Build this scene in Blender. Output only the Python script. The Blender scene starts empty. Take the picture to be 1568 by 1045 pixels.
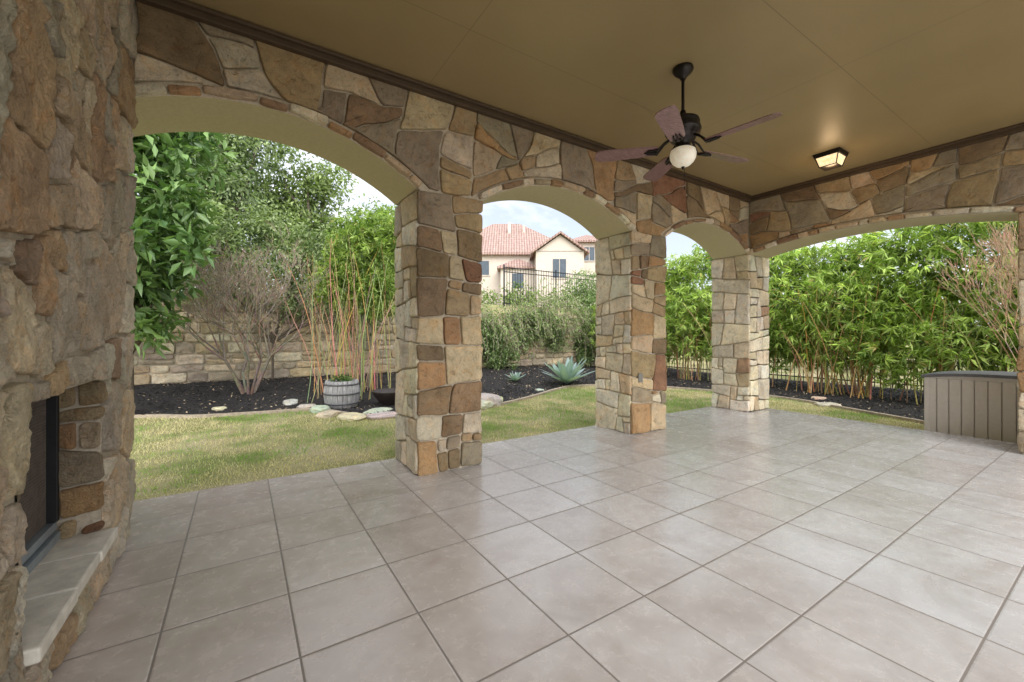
import bpy, bmesh, math, random
import numpy as np
from mathutils import Vector, noise
random.seed(7); np.random.seed(7)
rad=math.radians
S=bpy.context.scene
COL=S.collection

# ------------------------------------------------------------------ helpers
def link(o,parent=None):
    COL.objects.link(o)
    if parent: o.parent=parent
    return o
def empty(name,loc=(0,0,0),rz=0):
    e=bpy.data.objects.new(name,None); e.empty_display_size=.2
    e.location=loc; e.rotation_euler=(0,0,rz); COL.objects.link(e); return e
def mesh_obj(name,verts,faces,mats,parent=None,midx=None,smooth=False,cols=None):
    me=bpy.data.meshes.new(name)
    me.from_pydata([tuple(v) for v in verts],[],faces)
    for m in (mats if isinstance(mats,(list,tuple)) else [mats]): me.materials.append(m)
    if midx is not None: me.polygons.foreach_set('material_index',midx)
    if smooth: me.polygons.foreach_set('use_smooth',[True]*len(me.polygons))
    if cols is not None:
        a=me.color_attributes.new('Col','FLOAT_COLOR','POINT')
        c=np.ones((len(verts),4),dtype=np.float32); c[:,:3]=np.array(cols)
        a.data.foreach_set('color',c.ravel())
    me.update()
    return link(bpy.data.objects.new(name,me),parent)
def boxes(name,lst,mat,parent=None,bevel=0.0,smooth=False):
    v=[];f=[]
    for b in lst:
        x0,x1,y0,y1,z0,z1=b;n=len(v)
        v+=[(x0,y0,z0),(x1,y0,z0),(x1,y1,z0),(x0,y1,z0),(x0,y0,z1),(x1,y0,z1),(x1,y1,z1),(x0,y1,z1)]
        f+=[(n,n+3,n+2,n+1),(n+4,n+5,n+6,n+7),(n,n+1,n+5,n+4),(n+1,n+2,n+6,n+5),(n+2,n+3,n+7,n+6),(n+3,n,n+4,n+7)]
    o=mesh_obj(name,v,f,mat,parent)
    if bevel>0:
        m=o.modifiers.new('b','BEVEL'); m.width=bevel; m.segments=2; m.limit_method='ANGLE'
    return o
def lathe(name,prof,mat,parent=None,seg=32,loc=(0,0,0)):
    v=[];f=[]
    for r,z in prof:
        for i in range(seg):
            a=2*math.pi*i/seg; v.append((loc[0]+r*math.cos(a),loc[1]+r*math.sin(a),loc[2]+z))
    for k in range(len(prof)-1):
        for i in range(seg):
            j=(i+1)%seg; f.append((k*seg+i,k*seg+j,(k+1)*seg+j,(k+1)*seg+i))
    return mesh_obj(name,v,f,mat,parent,smooth=True)
def tubes(name,segs,mat,parent=None,sides=5,cols=None):
    v=[];f=[];c=[]
    for k,(p0,p1,r0,r1) in enumerate(segs):
        p0=Vector(p0);p1=Vector(p1);d=(p1-p0)
        if d.length<1e-6: continue
        d.normalize(); a=d.cross(Vector((0.3,0.2,1)) if abs(d.z)<.95 else Vector((1,0,0))).normalized(); b=d.cross(a)
        n=len(v)
        for p,r in ((p0,r0),(p1,r1)):
            for i in range(sides):
                t=2*math.pi*i/sides; v.append(p+(a*math.cos(t)+b*math.sin(t))*r)
                if cols is not None: c.append(cols[k])
        for i in range(sides):
            j=(i+1)%sides; f.append((n+i,n+j,n+sides+j,n+sides+i))
    return mesh_obj(name,v,f,mat,parent,smooth=True,cols=c if cols is not None else None)

# ------------------------------------------------------------------ materials
def new_mat(name):
    m=bpy.data.materials.new(name); m.use_nodes=True
    nt=m.node_tree; b=nt.nodes['Principled BSDF']; return m,nt,b
def ramp(nt,src,stops):
    r=nt.nodes.new('ShaderNodeValToRGB'); e=r.color_ramp.elements
    while len(e)<len(stops): e.new(.5)
    for i,(p,c) in enumerate(stops):
        e[i].position=p; e[i].color=(c[0],c[1],c[2],1) if hasattr(c,'__len__') else (c,c,c,1)
    nt.links.new(src,r.inputs[0]); return r.outputs[0]
def mixc(nt,f,a,b,mode='MIX'):
    m=nt.nodes.new('ShaderNodeMix'); m.data_type='RGBA'; m.blend_type=mode
    for s,v in ((0,f),(6,a),(7,b)):
        if hasattr(v,'is_linked'): nt.links.new(v,m.inputs[s])
        elif s==0: m.inputs[0].default_value=v
        else: m.inputs[s].default_value=(v[0],v[1],v[2],1)
    return m.outputs[2]
def math_(nt,op,a,b=None,c=None):
    m=nt.nodes.new('ShaderNodeMath'); m.operation=op
    for i,v in enumerate((a,b,c)):
        if v is None: continue
        if hasattr(v,'is_linked'): nt.links.new(v,m.inputs[i])
        else: m.inputs[i].default_value=v
    return m.outputs[0]
def noise_n(nt,scale,detail=5,rough=.6,vec=None,dist=0):
    n=nt.nodes.new('ShaderNodeTexNoise'); n.inputs['Scale'].default_value=scale
    n.inputs['Detail'].default_value=detail; n.inputs['Roughness'].default_value=rough; n.inputs['Distortion'].default_value=dist
    if vec is not None: nt.links.new(vec,n.inputs['Vector'])
    return n.outputs['Fac']
def obj_vec(nt,scale=None):
    t=nt.nodes.new('ShaderNodeTexCoord')
    if scale is None: return t.outputs['Object']
    m=nt.nodes.new('ShaderNodeMapping'); m.inputs['Scale'].default_value=scale
    nt.links.new(t.outputs['Object'],m.inputs[0]); return m.outputs[0]
def bump(nt,b,h,strength=.5,dist=.02,prev=None):
    n=nt.nodes.new('ShaderNodeBump'); n.inputs['Strength'].default_value=strength; n.inputs['Distance'].default_value=dist
    nt.links.new(h,n.inputs['Height'])
    if prev is not None: nt.links.new(prev,n.inputs['Normal'])
    nt.links.new(n.outputs[0],b.inputs['Normal']); return n.outputs[0]
def simple(name,c,rough=.6,metal=0,nscale=8,var=.25,bs=.2,bd=.01,vec=None):
    m,nt,b=new_mat(name); v=obj_vec(nt,vec)
    n=noise_n(nt,nscale,5,.6,v)
    lo=[x*(1-var) for x in c]; hi=[min(1,x*(1+var)) for x in c]
    nt.links.new(ramp(nt,n,[(.3,lo),(.7,hi)]),b.inputs['Base Color'])
    b.inputs['Roughness'].default_value=rough; b.inputs['Metallic'].default_value=metal
    if bs: bump(nt,b,n,bs,bd)
    return m
def attr(nt,name='Col'):
    a=nt.nodes.new('ShaderNodeAttribute'); a.attribute_name=name; return a.outputs['Color']

def stone_material(name,bs=.8,bd=.02,pit0=.50):
    m,nt,b=new_mat(name); v=obj_vec(nt); c=attr(nt)
    big=noise_n(nt,5,6,.65,v,.3); med=noise_n(nt,20,8,.72,v,.9); fine=noise_n(nt,110,6,.7,v)
    k=ramp(nt,big,[(.3,(.75,.74,.73)),(.5,(1,1,1)),(.72,(1.25,1.22,1.16))])
    c1=mixc(nt,1,c,k,'MULTIPLY')
    rust=ramp(nt,noise_n(nt,9,6,.7,v,1.2),[(.50,0),(.66,.65)])
    c2=mixc(nt,rust,c1,mixc(nt,1,c1,(1.04,.82,.60),'MULTIPLY'))
    pit=ramp(nt,med,[(.32,pit0),(.46,1),(.7,1.12)])
    c3=mixc(nt,1,c2,pit,'MULTIPLY')
    f=ramp(nt,fine,[(.3,.82),(.7,1.13)])
    c4=mixc(nt,1,c3,f,'MULTIPLY')
    nt.links.new(c4,b.inputs['Base Color']); b.inputs['Roughness'].default_value=.88
    b.inputs['Specular IOR Level'].default_value=.25
    h=math_(nt,'ADD',math_(nt,'MULTIPLY',med,1.0),math_(nt,'MULTIPLY',fine,.35))
    h=math_(nt,'ADD',h,math_(nt,'MULTIPLY',big,.6))
    bump(nt,b,h,bs,bd); return m
M_stone=stone_material('patio_stone',.85,.024,.55)
M_stoneF=stone_material('fireplace_stone',1.0,.05,.66)
M_lime=stone_material('limestone_block',.5,.03)
M_rock=stone_material('rock_mat',.7,.04)
M_mortar=simple('mortar',(.52,.45,.34),.95,0,60,.2,.6,.006)
M_mortarF=simple('fireplace_mortar',(.40,.34,.255),.95,0,60,.2,.6,.006)
M_ceiling_c=(.315,.235,.112)
def ceiling_mat():
    m,nt,b=new_mat('ceiling_paint'); t=nt.nodes.new('ShaderNodeTexCoord'); s=nt.nodes.new('ShaderNodeSeparateXYZ'); nt.links.new(t.outputs['Object'],s.inputs[0])
    def seam(o,off,per,w=.003):
        a=math_(nt,'SUBTRACT',o,off); a=math_(nt,'DIVIDE',a,per); a=math_(nt,'FRACT',a)
        a=math_(nt,'MINIMUM',a,math_(nt,'SUBTRACT',1,a)); return math_(nt,'LESS_THAN',a,w/per)
    k=math_(nt,'MAXIMUM',seam(s.outputs[0],1.31,2.6),seam(s.outputs[1],1.32,1.22))
    n=noise_n(nt,1.2,3,.5,t.outputs['Object'])
    c=ramp(nt,n,[(.3,[x*.93 for x in M_ceiling_c]),(.7,[x*1.07 for x in M_ceiling_c])])
    c=mixc(nt,math_(nt,'MULTIPLY',k,.4),c,(.06,.045,.02))
    nt.links.new(c,b.inputs['Base Color']); b.inputs['Roughness'].default_value=.42
    mp=nt.nodes.new('ShaderNodeMapping'); mp.inputs['Scale'].default_value=(4,60,4); nt.links.new(t.outputs['Object'],mp.inputs[0])
    g=noise_n(nt,3,4,.6,mp.outputs[0],.8)
    h=math_(nt,'SUBTRACT',math_(nt,'MULTIPLY',g,.2),k)
    bump(nt,b,h,.35,.004); return m
M_ceil=ceiling_mat()
M_soffit=simple('arch_stucco',(.53,.465,.28),.85,0,35,.06,.5,.006)
M_trim=simple('brown_trim',(.075,.048,.027),.5,0,10,.15,.1,.003)
M_bronze=simple('dark_bronze_metal',(.022,.018,.016),.38,.6,15,.2,0)
M_blade=simple('fan_blade_wood',(.24,.14,.135),.26,0,6,.35,.1,.001,(3,30,3))

def floor_mat():
    m,nt,b=new_mat('porcelain_tile'); t=nt.nodes.new('ShaderNodeTexCoord'); s=nt.nodes.new('ShaderNodeSeparateXYZ'); nt.links.new(t.outputs['Object'],s.inputs[0])
    T=.4545
    def ax(o,off):
        a=math_(nt,'DIVIDE',math_(nt,'SUBTRACT',o,off),T)
        fl=math_(nt,'FLOOR',a); fr=math_(nt,'FRACT',a)
        return fl,math_(nt,'MINIMUM',fr,math_(nt,'SUBTRACT',1,fr))
    fx,ex=ax(s.outputs[0],.184); fy,ey=ax(s.outputs[1],.359)
    e=math_(nt,'MULTIPLY',math_(nt,'MINIMUM',ex,ey),T)
    grout=math_(nt,'LESS_THAN',e,.0040)
    edge=ramp(nt,math_(nt,'MULTIPLY',e,100),[(.40,0),(.9,1)])
    cx=nt.nodes.new('ShaderNodeCombineXYZ'); nt.links.new(fx,cx.inputs[0]); nt.links.new(fy,cx.inputs[1])
    wn=nt.nodes.new('ShaderNodeTexWhiteNoise'); nt.links.new(cx.outputs[0],wn.inputs['Vector'])
    sc=nt.nodes.new('ShaderNodeVectorMath'); sc.operation='SCALE'; sc.inputs['Scale'].default_value=9; nt.links.new(wn.outputs['Color'],sc.inputs[0])
    ad=nt.nodes.new('ShaderNodeVectorMath'); nt.links.new(t.outputs['Object'],ad.inputs[0]); nt.links.new(sc.outputs[0],ad.inputs[1])
    n1=noise_n(nt,2.4,7,.62,ad.outputs[0],.8); n2=noise_n(nt,14,6,.7,ad.outputs[0],.3)
    c=ramp(nt,n1,[(.28,(.395,.365,.345)),(.46,(.465,.445,.43)),(.60,(.51,.50,.49)),(.8,(.465,.415,.38))])
    c=mixc(nt,1,c,ramp(nt,n2,[(.3,.91),(.7,1.06)]),'MULTIPLY')
    c=mixc(nt,1,c,ramp(nt,wn.outputs['Value'],[(0,(.94,.91,.885)),(.5,(1.,.995,.99)),(1,(1.05,1.05,1.05))]),'MULTIPLY')
    warm_light=ramp(nt,math_(nt,'DIVIDE',s.outputs[0],4.0),[(0,(1.05,.98,.93)),(.6,(.99,1,1.02))])  # warm light reflected on the left floor, tinted into the tile colour
    c=mixc(nt,1,c,warm_light,'MULTIPLY')
    c=mixc(nt,grout,c,(.20,.175,.155))
    nt.links.new(c,b.inputs['Base Color'])
    r=math_(nt,'ADD',ramp(nt,n2,[(.3,.18),(.7,.32)]),math_(nt,'MULTIPLY',grout,.4))
    nt.links.new(r,b.inputs['Roughness']); b.inputs['Specular IOR Level'].default_value=.75
    h=math_(nt,'ADD',edge,math_(nt,'MULTIPLY',n2,.35))
    bump(nt,b,h,.25,.003); return m
M_floor=floor_mat()

def leaf_mat(name,trans=.35,rough=.5):
    m,nt,b=new_mat(name); c=attr(nt)
    nt.links.new(c,b.inputs['Base Color']); b.inputs['Roughness'].default_value=rough; b.inputs['Specular IOR Level'].default_value=.35
    tr=nt.nodes.new('ShaderNodeBsdfTranslucent'); nt.links.new(mixc(nt,1,c,(1.3,1.5,.7),'MULTIPLY'),tr.inputs[0])
    mx=nt.nodes.new('ShaderNodeMixShader'); mx.inputs[0].default_value=trans
    nt.links.new(b.outputs[0],mx.inputs[1]); nt.links.new(tr.outputs[0],mx.inputs[2])
    nt.links.new(mx.outputs[0],nt.nodes['Material Output'].inputs[0]); return m
M_leaf=leaf_mat('leaf'); M_grassblade=leaf_mat('grass_blade',.25,.6); M_gloss=leaf_mat('glossy_leaf',.25,.3)
def attr_mat(name,rough=.8,bs=.3,bd=.01,scale=20):
    m,nt,b=new_mat(name); n=noise_n(nt,scale,5,.6,obj_vec(nt))
    nt.links.new(mixc(nt,1,attr(nt),ramp(nt,n,[(.3,.65),(.7,1.25)]),'MULTIPLY'),b.inputs['Base Color'])
    b.inputs['Roughness'].default_value=rough; bump(nt,b,n,bs,bd); return m
M_bark=attr_mat('bark'); M_cane=attr_mat('cane',.5,.1,.003); M_chip=attr_mat('mulch_chip',.85)

# ------------------------------------------------------------------ stone fields
def clip(poly,a,b,c):
    out=[];n=len(poly)
    for i in range(n):
        p=poly[i];q=poly[(i+1)%n]; dp=a*p[0]+b*p[1]-c; dq=a*q[0]+b*q[1]-c
        if dp>=0: out.append(p)
        if (dp>=0)!=(dq>=0):
            t=dp/(dp-dq); out.append((p[0]+t*(q[0]-p[0]),p[1]+t*(q[1]-p[1])))
    return out
def area(poly):
    return .5*sum(poly[i][0]*poly[(i+1)%len(poly)][1]-poly[(i+1)%len(poly)][0]*poly[i][1] for i in range(len(poly)))
def split(poly,size,tilt,asp=1.0,out=None,rng=random):
    if out is None: out=[]
    us=[p[0] for p in poly];vs=[p[1] for p in poly]; w=max(us)-min(us);h=max(vs)-min(vs)
    A=abs(area(poly)); r=max(w/asp,h)/max(1e-6,min(w/asp,h))
    if A<size*size*rng.choice([.3,.6,1.0,1.5,2.1]) and r<2.4: out.append(poly); return out
    t=rng.uniform(.30,.70); ang=rad(rng.uniform(-tilt,tilt))
    if w/asp>h: a,b=math.cos(ang),math.sin(ang); pt=(min(us)+t*w,(min(vs)+max(vs))/2)
    else: a,b=math.sin(ang),math.cos(ang); pt=((min(us)+max(us))/2,min(vs)+t*h)
    c=a*pt[0]+b*pt[1]
    p1=clip(poly,a,b,c);p2=clip(poly,-a,-b,-c)
    if len(p1)<3 or len(p2)<3 or abs(area(p1))<.002 or abs(area(p2))<.002: out.append(poly); return out
    split(p1,size,tilt,asp,out,rng);split(p2,size,tilt,asp,out,rng); return out
def cut_rect(polys,u0,u1,v0,v1):
    out=[]
    for p in polys:
        us=[q[0] for q in p];vs=[q[1] for q in p]
        if max(us)<=u0 or min(us)>=u1 or max(vs)<=v0 or min(vs)>=v1: out.append(p); continue
        for q in (clip(p,-1,0,-u0),clip(p,1,0,u1),clip(clip(clip(p,1,0,u0),-1,0,-u1) or [],0,1,v1),clip(clip(clip(p,1,0,u0),-1,0,-u1) or [],0,-1,-v0)):
            if len(q)>=3 and abs(area(q))>.004: out.append(q)
    return out
def inset(poly,g):
    if area(poly)<0: poly=poly[::-1]
    res=poly;n=len(poly)
    for i in range(n):
        p=poly[i];q=poly[(i+1)%n];dx,dy=q[0]-p[0],q[1]-p[1];l=math.hypot(dx,dy)
        if l<1e-6: continue
        a,b=-dy/l,dx/l; res=clip(res,a,b,a*p[0]+b*p[1]+g)
        if len(res)<3: return None
    return res
def chaikin(poly,k):
    out=[];n=len(poly)
    for i in range(n):
        p=poly[i];q=poly[(i+1)%n];l=math.hypot(q[0]-p[0],q[1]-p[1]); t=min(.4,k/max(l,1e-6))
        out.append((p[0]+t*(q[0]-p[0]),p[1]+t*(q[1]-p[1]))); out.append((q[0]+t*(p[0]-q[0]),q[1]+t*(p[1]-q[1])))
    return out
def resample(poly,res):
    out=[];n=len(poly)
    for i in range(n):
        p=poly[i];q=poly[(i+1)%n];l=math.hypot(q[0]-p[0],q[1]-p[1]);k=max(1,int(round(l/res)))
        for j in range(k): out.append((p[0]+(q[0]-p[0])*j/k,p[1]+(q[1]-p[1])*j/k))
    return out
PAL_IN_SHADED=[((.58,.46,.30),3.4),((.42,.31,.18),4.5),((.42,.27,.14),2.0),((.26,.185,.11),4.0),((.33,.27,.19),3.2),((.62,.54,.40),2.4),((.27,.15,.09),.7)]  # darkened stone tones: shade of the inner faces is put into the colour
PAL_JAMB_LIT=[((.80,.71,.53),5),((.70,.60,.43),4),((.58,.46,.30),1.6),((.62,.56,.44),4),((.40,.25,.16),.5),((.80,.74,.61),3)]  # same stone in paler tones: daylight on jambs is put into the colour
PAL_FIRE=[((.76,.62,.43),5),((.66,.52,.35),4),((.60,.43,.26),1.6),((.62,.53,.40),4),((.46,.33,.22),.9),((.80,.71,.55),4)]
PAL_LIME=[((.58,.49,.35),4),((.47,.38,.25),3),((.40,.34,.26),3),((.64,.56,.42),2)]
def pick(pal):
    c=random.choices([p[0] for p in pal],[p[1] for p in pal])[0]; k=random.uniform(.87,1.13)
    return tuple(min(.88,x*k*random.uniform(.97,1.03)) for x in c)
def stone_field(name,O,U,V,Nn,polys,mat,pal,parent,gap=.007,relief=.03,rnd=.012,warp=.012,wf=4,push=None,res=.03,rings=3,rough=.005,tiltn=.006,seed=0,jag=.006,lowf=1.0):
    O,U,V,Nn=map(Vector,(O,U,V,Nn)); verts=[];faces=[];cols=[]
    flip=U.cross(V).dot(Nn)<0
    for pl in polys:
        p=inset(pl,gap*random.uniform(.7,1.5))
        if not p or len(p)<3: continue
        p=chaikin(chaikin(p,rnd),rnd*.35); p=resample(p,res)
        q=[]
        for (u,v) in p:
            n1=noise.noise(Vector((u*wf,v*wf,seed+3.1)));n2=noise.noise(Vector((u*wf,v*wf,seed+9.7)))
            m1=noise.noise(Vector((u*22,v*22,seed+1.)));m2=noise.noise(Vector((u*22,v*22,seed+5.)))
            u2=u+warp*n1*2+jag*m1; v2=v+warp*n2*2+jag*m2
            if push: u2,v2=push(u2,v2)
            q.append((u2,v2))
        A=area(q)
        if A<.0025: continue
        cu=sum(a[0] for a in q)/len(q);cv=sum(a[1] for a in q)/len(q); mr=math.sqrt(A/math.pi)
        col=pick(pal); tu,tv=random.uniform(-tiltn,tiltn)/mr,random.uniform(-tiltn,tiltn)/mr; off=random.uniform(-.3,.2)*relief*.5
        k0=len(verts);n=len(q)
        fr=[(1,-.004,0),(1,.6,0),(1-.003/mr,.92,0),(1-.009/mr,1,1)]+[((1-.009/mr)*(1-i/rings),1,1) for i in range(1,rings)]
        sx,sy=random.uniform(5,12),random.uniform(5,12)
        for (s,hh,nz) in fr:
            for (u,v) in q:
                a=cu+(u-cu)*s;b=cv+(v-cv)*s
                if hh<0: z=-.004
                else:
                    z=relief*hh+off*hh+(tu*(a-cu)+tv*(b-cv))*hh
                    w1=noise.noise(Vector((a*sx,b*sy,seed+cu*3)))
                    st=math.floor(w1*5+noise.noise(Vector((a*20,b*20,seed)))*.9)/5   # cleft ledges
                    z+=rough*hh*(w1*.5*lowf+st*1.1+noise.noise(Vector((a*30,b*30,seed)))*.6+abs(noise.noise(Vector((a*60,b*45,seed))))*.5)
                    z=max(z,.004)
                verts.append(O+U*a+V*b+Nn*z); cols.append(col)
        z=relief+off
        verts.append(O+U*cu+V*cv+Nn*z); cols.append(col)
        for r in range(len(fr)-1):
            for i in range(n):
                j=(i+1)%n; f=(k0+r*n+i,k0+r*n+j,k0+(r+1)*n+j,k0+(r+1)*n+i); faces.append(f[::-1] if flip else f)
        c=len(verts)-1;L=k0+(len(fr)-1)*n
        for i in range(n):
            f=(L+i,L+(i+1)%n,c); faces.append(f[::-1] if flip else f)
    return mesh_obj(name,verts,faces,mat,parent,smooth=True,cols=cols)
def rect(u0,u1,v0,v1): return [(u0,v0),(u1,v0),(u1,v1),(u0,v1)]
class Arch:
    def __init__(s,a,b,spring,apex):
        s.a,s.b,s.sp=a,b,spring; s.c=(a+b)/2; hs=(b-a)/2; r=apex-spring
        s.R=(hs*hs+r*r)/(2*r); s.cz=apex-s.R; s.th=math.asin(hs/s.R)
    def pts(s,n=28):
        return [(s.c+s.R*math.sin(t),s.cz+s.R*math.cos(t)) for t in np.linspace(-s.th,s.th,n)]
def arch_push(archs,band=.082):
    def f(u,v):
        for A in archs:
            d=math.hypot(u-A.c,v-A.cz); Rb=A.R+band
            if d<Rb and A.a-.1<u<A.b+.1:
                k=Rb/max(d,1e-5); return A.c+(u-A.c)*k,A.cz+(v-A.cz)*k
        return u,v
    return f
def voussoirs(A,band=.072):
    out=[];t=-A.th-.01
    while t<A.th:
        w=random.uniform(.08,.32)/A.R
        t2=min(t+w,A.th+.01); 
        if A.th-t2<.05/A.R: t2=A.th+.01
        k=max(2,int((t2-t)*A.R/.05)); hb=band*random.uniform(.7,1.0)
        lo=[(A.c+(A.R-.002)*math.sin(x),A.cz+(A.R-.002)*math.cos(x)) for x in np.linspace(t,t2,k)]
        hi=[(A.c+(A.R+hb)*math.sin(x),A.cz+(A.R+hb)*math.cos(x)) for x in np.linspace(t2,t,k)]
        out.append(lo+hi); t=t2
    return out

# ------------------------------------------------------------------ dimensions
YI,YO=3.36,3.98; XI,XO=6.52,7.14; FX=-.54; CZ=3.28; SP=2.435; e=.03
A1=Arch(-.92,1.24,SP,2.79);A2=Arch(1.87,3.89,SP,2.74);A3=Arch(4.53,6.52,SP,2.745);AR=Arch(.735,3.36,2.42,2.57)

def wall_core(name,archs,u0,u1,piers_in,ztop,d0,d1,axis,parent):
    pts=[(u0,0),(u0,ztop),(u1,ztop),(u1,0)]
    for A in reversed(archs):
        pts+=[(A.b+e,0),(A.b+e,A.sp)]
        pts+=A.pts()[::-1]
        pts+=[(A.a-e,A.sp),(A.a-e,0)]
    n=len(pts)
    if axis=='y': v=[(u,d0,z) for u,z in pts]+[(u,d1,z) for u,z in pts]
    else: v=[(d0,u,z) for u,z in pts]+[(d1,u,z) for u,z in pts]
    f=[tuple(range(n)),tuple(range(2*n-1,n-1,-1))]+[(i,(i+1)%n,n+(i+1)%n,n+i) for i in range(n)]
    idx=[0,0]
    for i in range(n):
        p,q=pts[i],pts[(i+1)%n]
        idx.append(1 if (min(p[1],q[1])>=2.40 and max(p[1],q[1])<3.0 and abs(p[0]-q[0])>1e-4 and abs(p[0]-q[0])<.5 and not(abs(p[1]-q[1])<1e-6 and abs(abs(p[0]-q[0])-e)<1e-4)) else 0)
    o=mesh_obj(name,v,f,[M_mortar,M_soffit],parent,midx=idx)
    bm=bmesh.new();bm.from_mesh(o.data);bmesh.ops.triangulate(bm,faces=[x for x in bm.faces if len(x.verts)>4]);bmesh.ops.recalc_face_normals(bm,faces=bm.faces);bm.to_mesh(o.data);bm.free()
    return o

# ---- arcade wall
arc=empty('stone_arcade_wall')
wall_core('core',[A1,A2,A3],-1.7,XO-e,None,3.6,YI+e,YO-e,'y',arc)
push=arch_push([A1,A2,A3])
VP=[((.74,.66,.50),5),((.42,.27,.15),3),((.54,.43,.29),3),((.32,.21,.13),2)]
polys=split(rect(FX,XI,SP+.0,CZ+.02),.345,26,1.3)
stone_field('upper_stones',(0,YI+e,0),(1,0,0),(0,0,1),(0,-1,0),polys,M_stone,PAL_IN_SHADED,arc,push=push,warp=.03,wf=3.0,seed=1,rough=.007)
for k,A in enumerate((A1,A2,A3)):
    stone_field('voussoirs_%d'%k,(0,YI+e,0),(1,0,0),(0,0,1),(0,-1,0),[p for p in voussoirs(A) if min(x[0] for x in p)>FX-.1],M_stone,VP,arc,gap=.005,relief=.05,rnd=.008,warp=0,res=.03,rings=2,rough=.005,seed=4+k,jag=.003)
for k,(a,b) in enumerate(((1.24,1.87),(3.89,4.53))):
    stone_field('pier_inner_%d'%k,(0,YI+e,0),(1,0,0),(0,0,1),(0,-1,0),split(rect(a,b,0.0,SP),.29,11),M_stone,PAL_IN_SHADED,arc,warp=.010,seed=10+k,rough=.006)
    stone_field('pier_outer_%d'%k,(0,YO-e,0),(1,0,0),(0,0,1),(0,1,0),split(rect(a,b,-.1,SP),.27,10),M_stone,PAL_JAMB_LIT,arc,warp=.010,seed=12+k,res=.06)
    stone_field('pier_west_%d'%k,(a+e,0,0),(0,1,0),(0,0,1),(-1,0,0),split(rect(YI+e,YO,0.0,SP),.27,10),M_stone,PAL_JAMB_LIT,arc,warp=.010,seed=14+k)
    stone_field('pier_east_%d'%k,(b-e,0,0),(0,1,0),(0,0,1),(1,0,0),split(rect(YI+e,YO,0.0,SP),.25,10),M_stone,PAL_JAMB_LIT,arc,warp=.010,seed=16+k,res=.06)
stone_field('corner_west',(XI+e,0,0),(0,1,0),(0,0,1),(-1,0,0),split(rect(YI,YO,0.0,SP),.27,10),M_stone,PAL_JAMB_LIT,arc,warp=.010,seed=20)
stone_field('corner_south',(0,YI+e,0),(1,0,0),(0,0,1),(0,-1,0),split(rect(XI+e,XO,0.0,SP),.27,10),M_stone,PAL_JAMB_LIT,arc,warp=.010,seed=21)
stone_field('outer_stones',(0,YO-e,0),(1,0,0),(0,0,1),(0,1,0),split(rect(-1.7,XO,SP,3.6),.34,18,1.3),M_stone,PAL_JAMB_LIT,arc,push=push,warp=.02,seed=22,res=.06)
stone_field('end_pier_east',(-.92-e,0,0),(0,1,0),(0,0,1),(1,0,0),split(rect(YI+e,YO,-.1,SP),.25,10),M_stone,PAL_JAMB_LIT,arc,warp=.01,seed=23)
stone_field('end_pier_outer',(0,YO-e,0),(1,0,0),(0,0,1),(0,1,0),split(rect(-1.7,-.92,-.1,SP),.27,10),M_stone,PAL_JAMB_LIT,arc,warp=.01,seed=24,res=.06)
M_outlet=simple('outlet_cover_grey',(.20,.19,.17),.5,0,10,.1,0)
boxes('outlet_cover',[(3.99,4.06,YI-.014,YI-.001,.62,.73)],M_outlet,arc,.004)

# ---- side wall (right)
side=empty('stone_side_wall')
wall_core('core',[AR],-1.0,YI+e,None,3.6,XI+e,XO-e,'x',side)
pr=arch_push([AR])
stone_field('upper_stones',(XI+e,0,0),(0,1,0),(0,0,1),(-1,0,0),split(rect(-.9,YI,2.42,CZ+.02),.33,20,1.35),M_stone,PAL_IN_SHADED,side,push=pr,warp=.025,wf=3,seed=31)
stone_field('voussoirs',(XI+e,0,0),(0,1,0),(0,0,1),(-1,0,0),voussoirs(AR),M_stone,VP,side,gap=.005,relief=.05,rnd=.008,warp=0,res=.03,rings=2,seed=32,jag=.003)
stone_field('pier_inner',(XI+e,0,0),(0,1,0),(0,0,1),(-1,0,0),split(rect(-.9,.735,0,2.42),.27,10),M_stone,PAL_IN_SHADED,side,seed=33)
stone_field('pier_jamb',(0,.735-e,0),(1,0,0),(0,0,1),(0,1,0),split(rect(XI+e,XO,0,2.42),.25,10),M_stone,PAL_JAMB_LIT,side,seed=34)
stone_field('outer_stones',(XO-e,0,0),(0,1,0),(0,0,1),(1,0,0),split(rect(-1,YO,2.42,3.6),.34,18,1.3),M_stone,PAL_JAMB_LIT,side,push=pr,warp=.02,seed=35,res=.06)

# ---- fireplace wall
fp=empty('stone_fireplace')
oy0,oy1,oz0,oz1=1.88,2.76,.25,.985
cx=FX-.03
boxes('core',[(-1.5,cx,-3,oy0-.02,0,3.6),(-1.5,cx,oy1+.02,YI+e-.002,0,3.6),(-1.5,cx,oy0-.02,oy1+.02,oz1+.02,3.6),(-1.5,cx,oy0-.02,oy1+.02,0,oz0-.045)],M_mortarF,fp)
fpolys=cut_rect(split(rect(-1.2,YI,0.0,CZ+.02),.29,22,.8),oy0-.01,oy1+.01,oz0-.045,oz1)
def fpush(u,v):
    if oy0-.01<u<oy1+.01 and oz0-.045<v<oz1:
        d=[(u-oy0+.01,0),(oy1+.01-u,1),(v-oz0+.045,2),(oz1-v,3)]; k=min(d)
        if k[0]>.1: return u,v
        if k[1]==0:u=oy0-.01
        elif k[1]==1:u=oy1+.01
        elif k[1]==2:v=oz0-.045
        else:v=oz1
    return u,v
stone_field('face_stones',(cx,0,0),(0,1,0),(0,0,1),(1,0,0),fpolys,M_stoneF,PAL_FIRE,fp,gap=.010,relief=.030,rnd=.010,warp=.022,wf=3.5,push=fpush,res=.012,rings=14,rough=.014,tiltn=.008,seed=41,jag=.013,lowf=.2)
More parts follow.
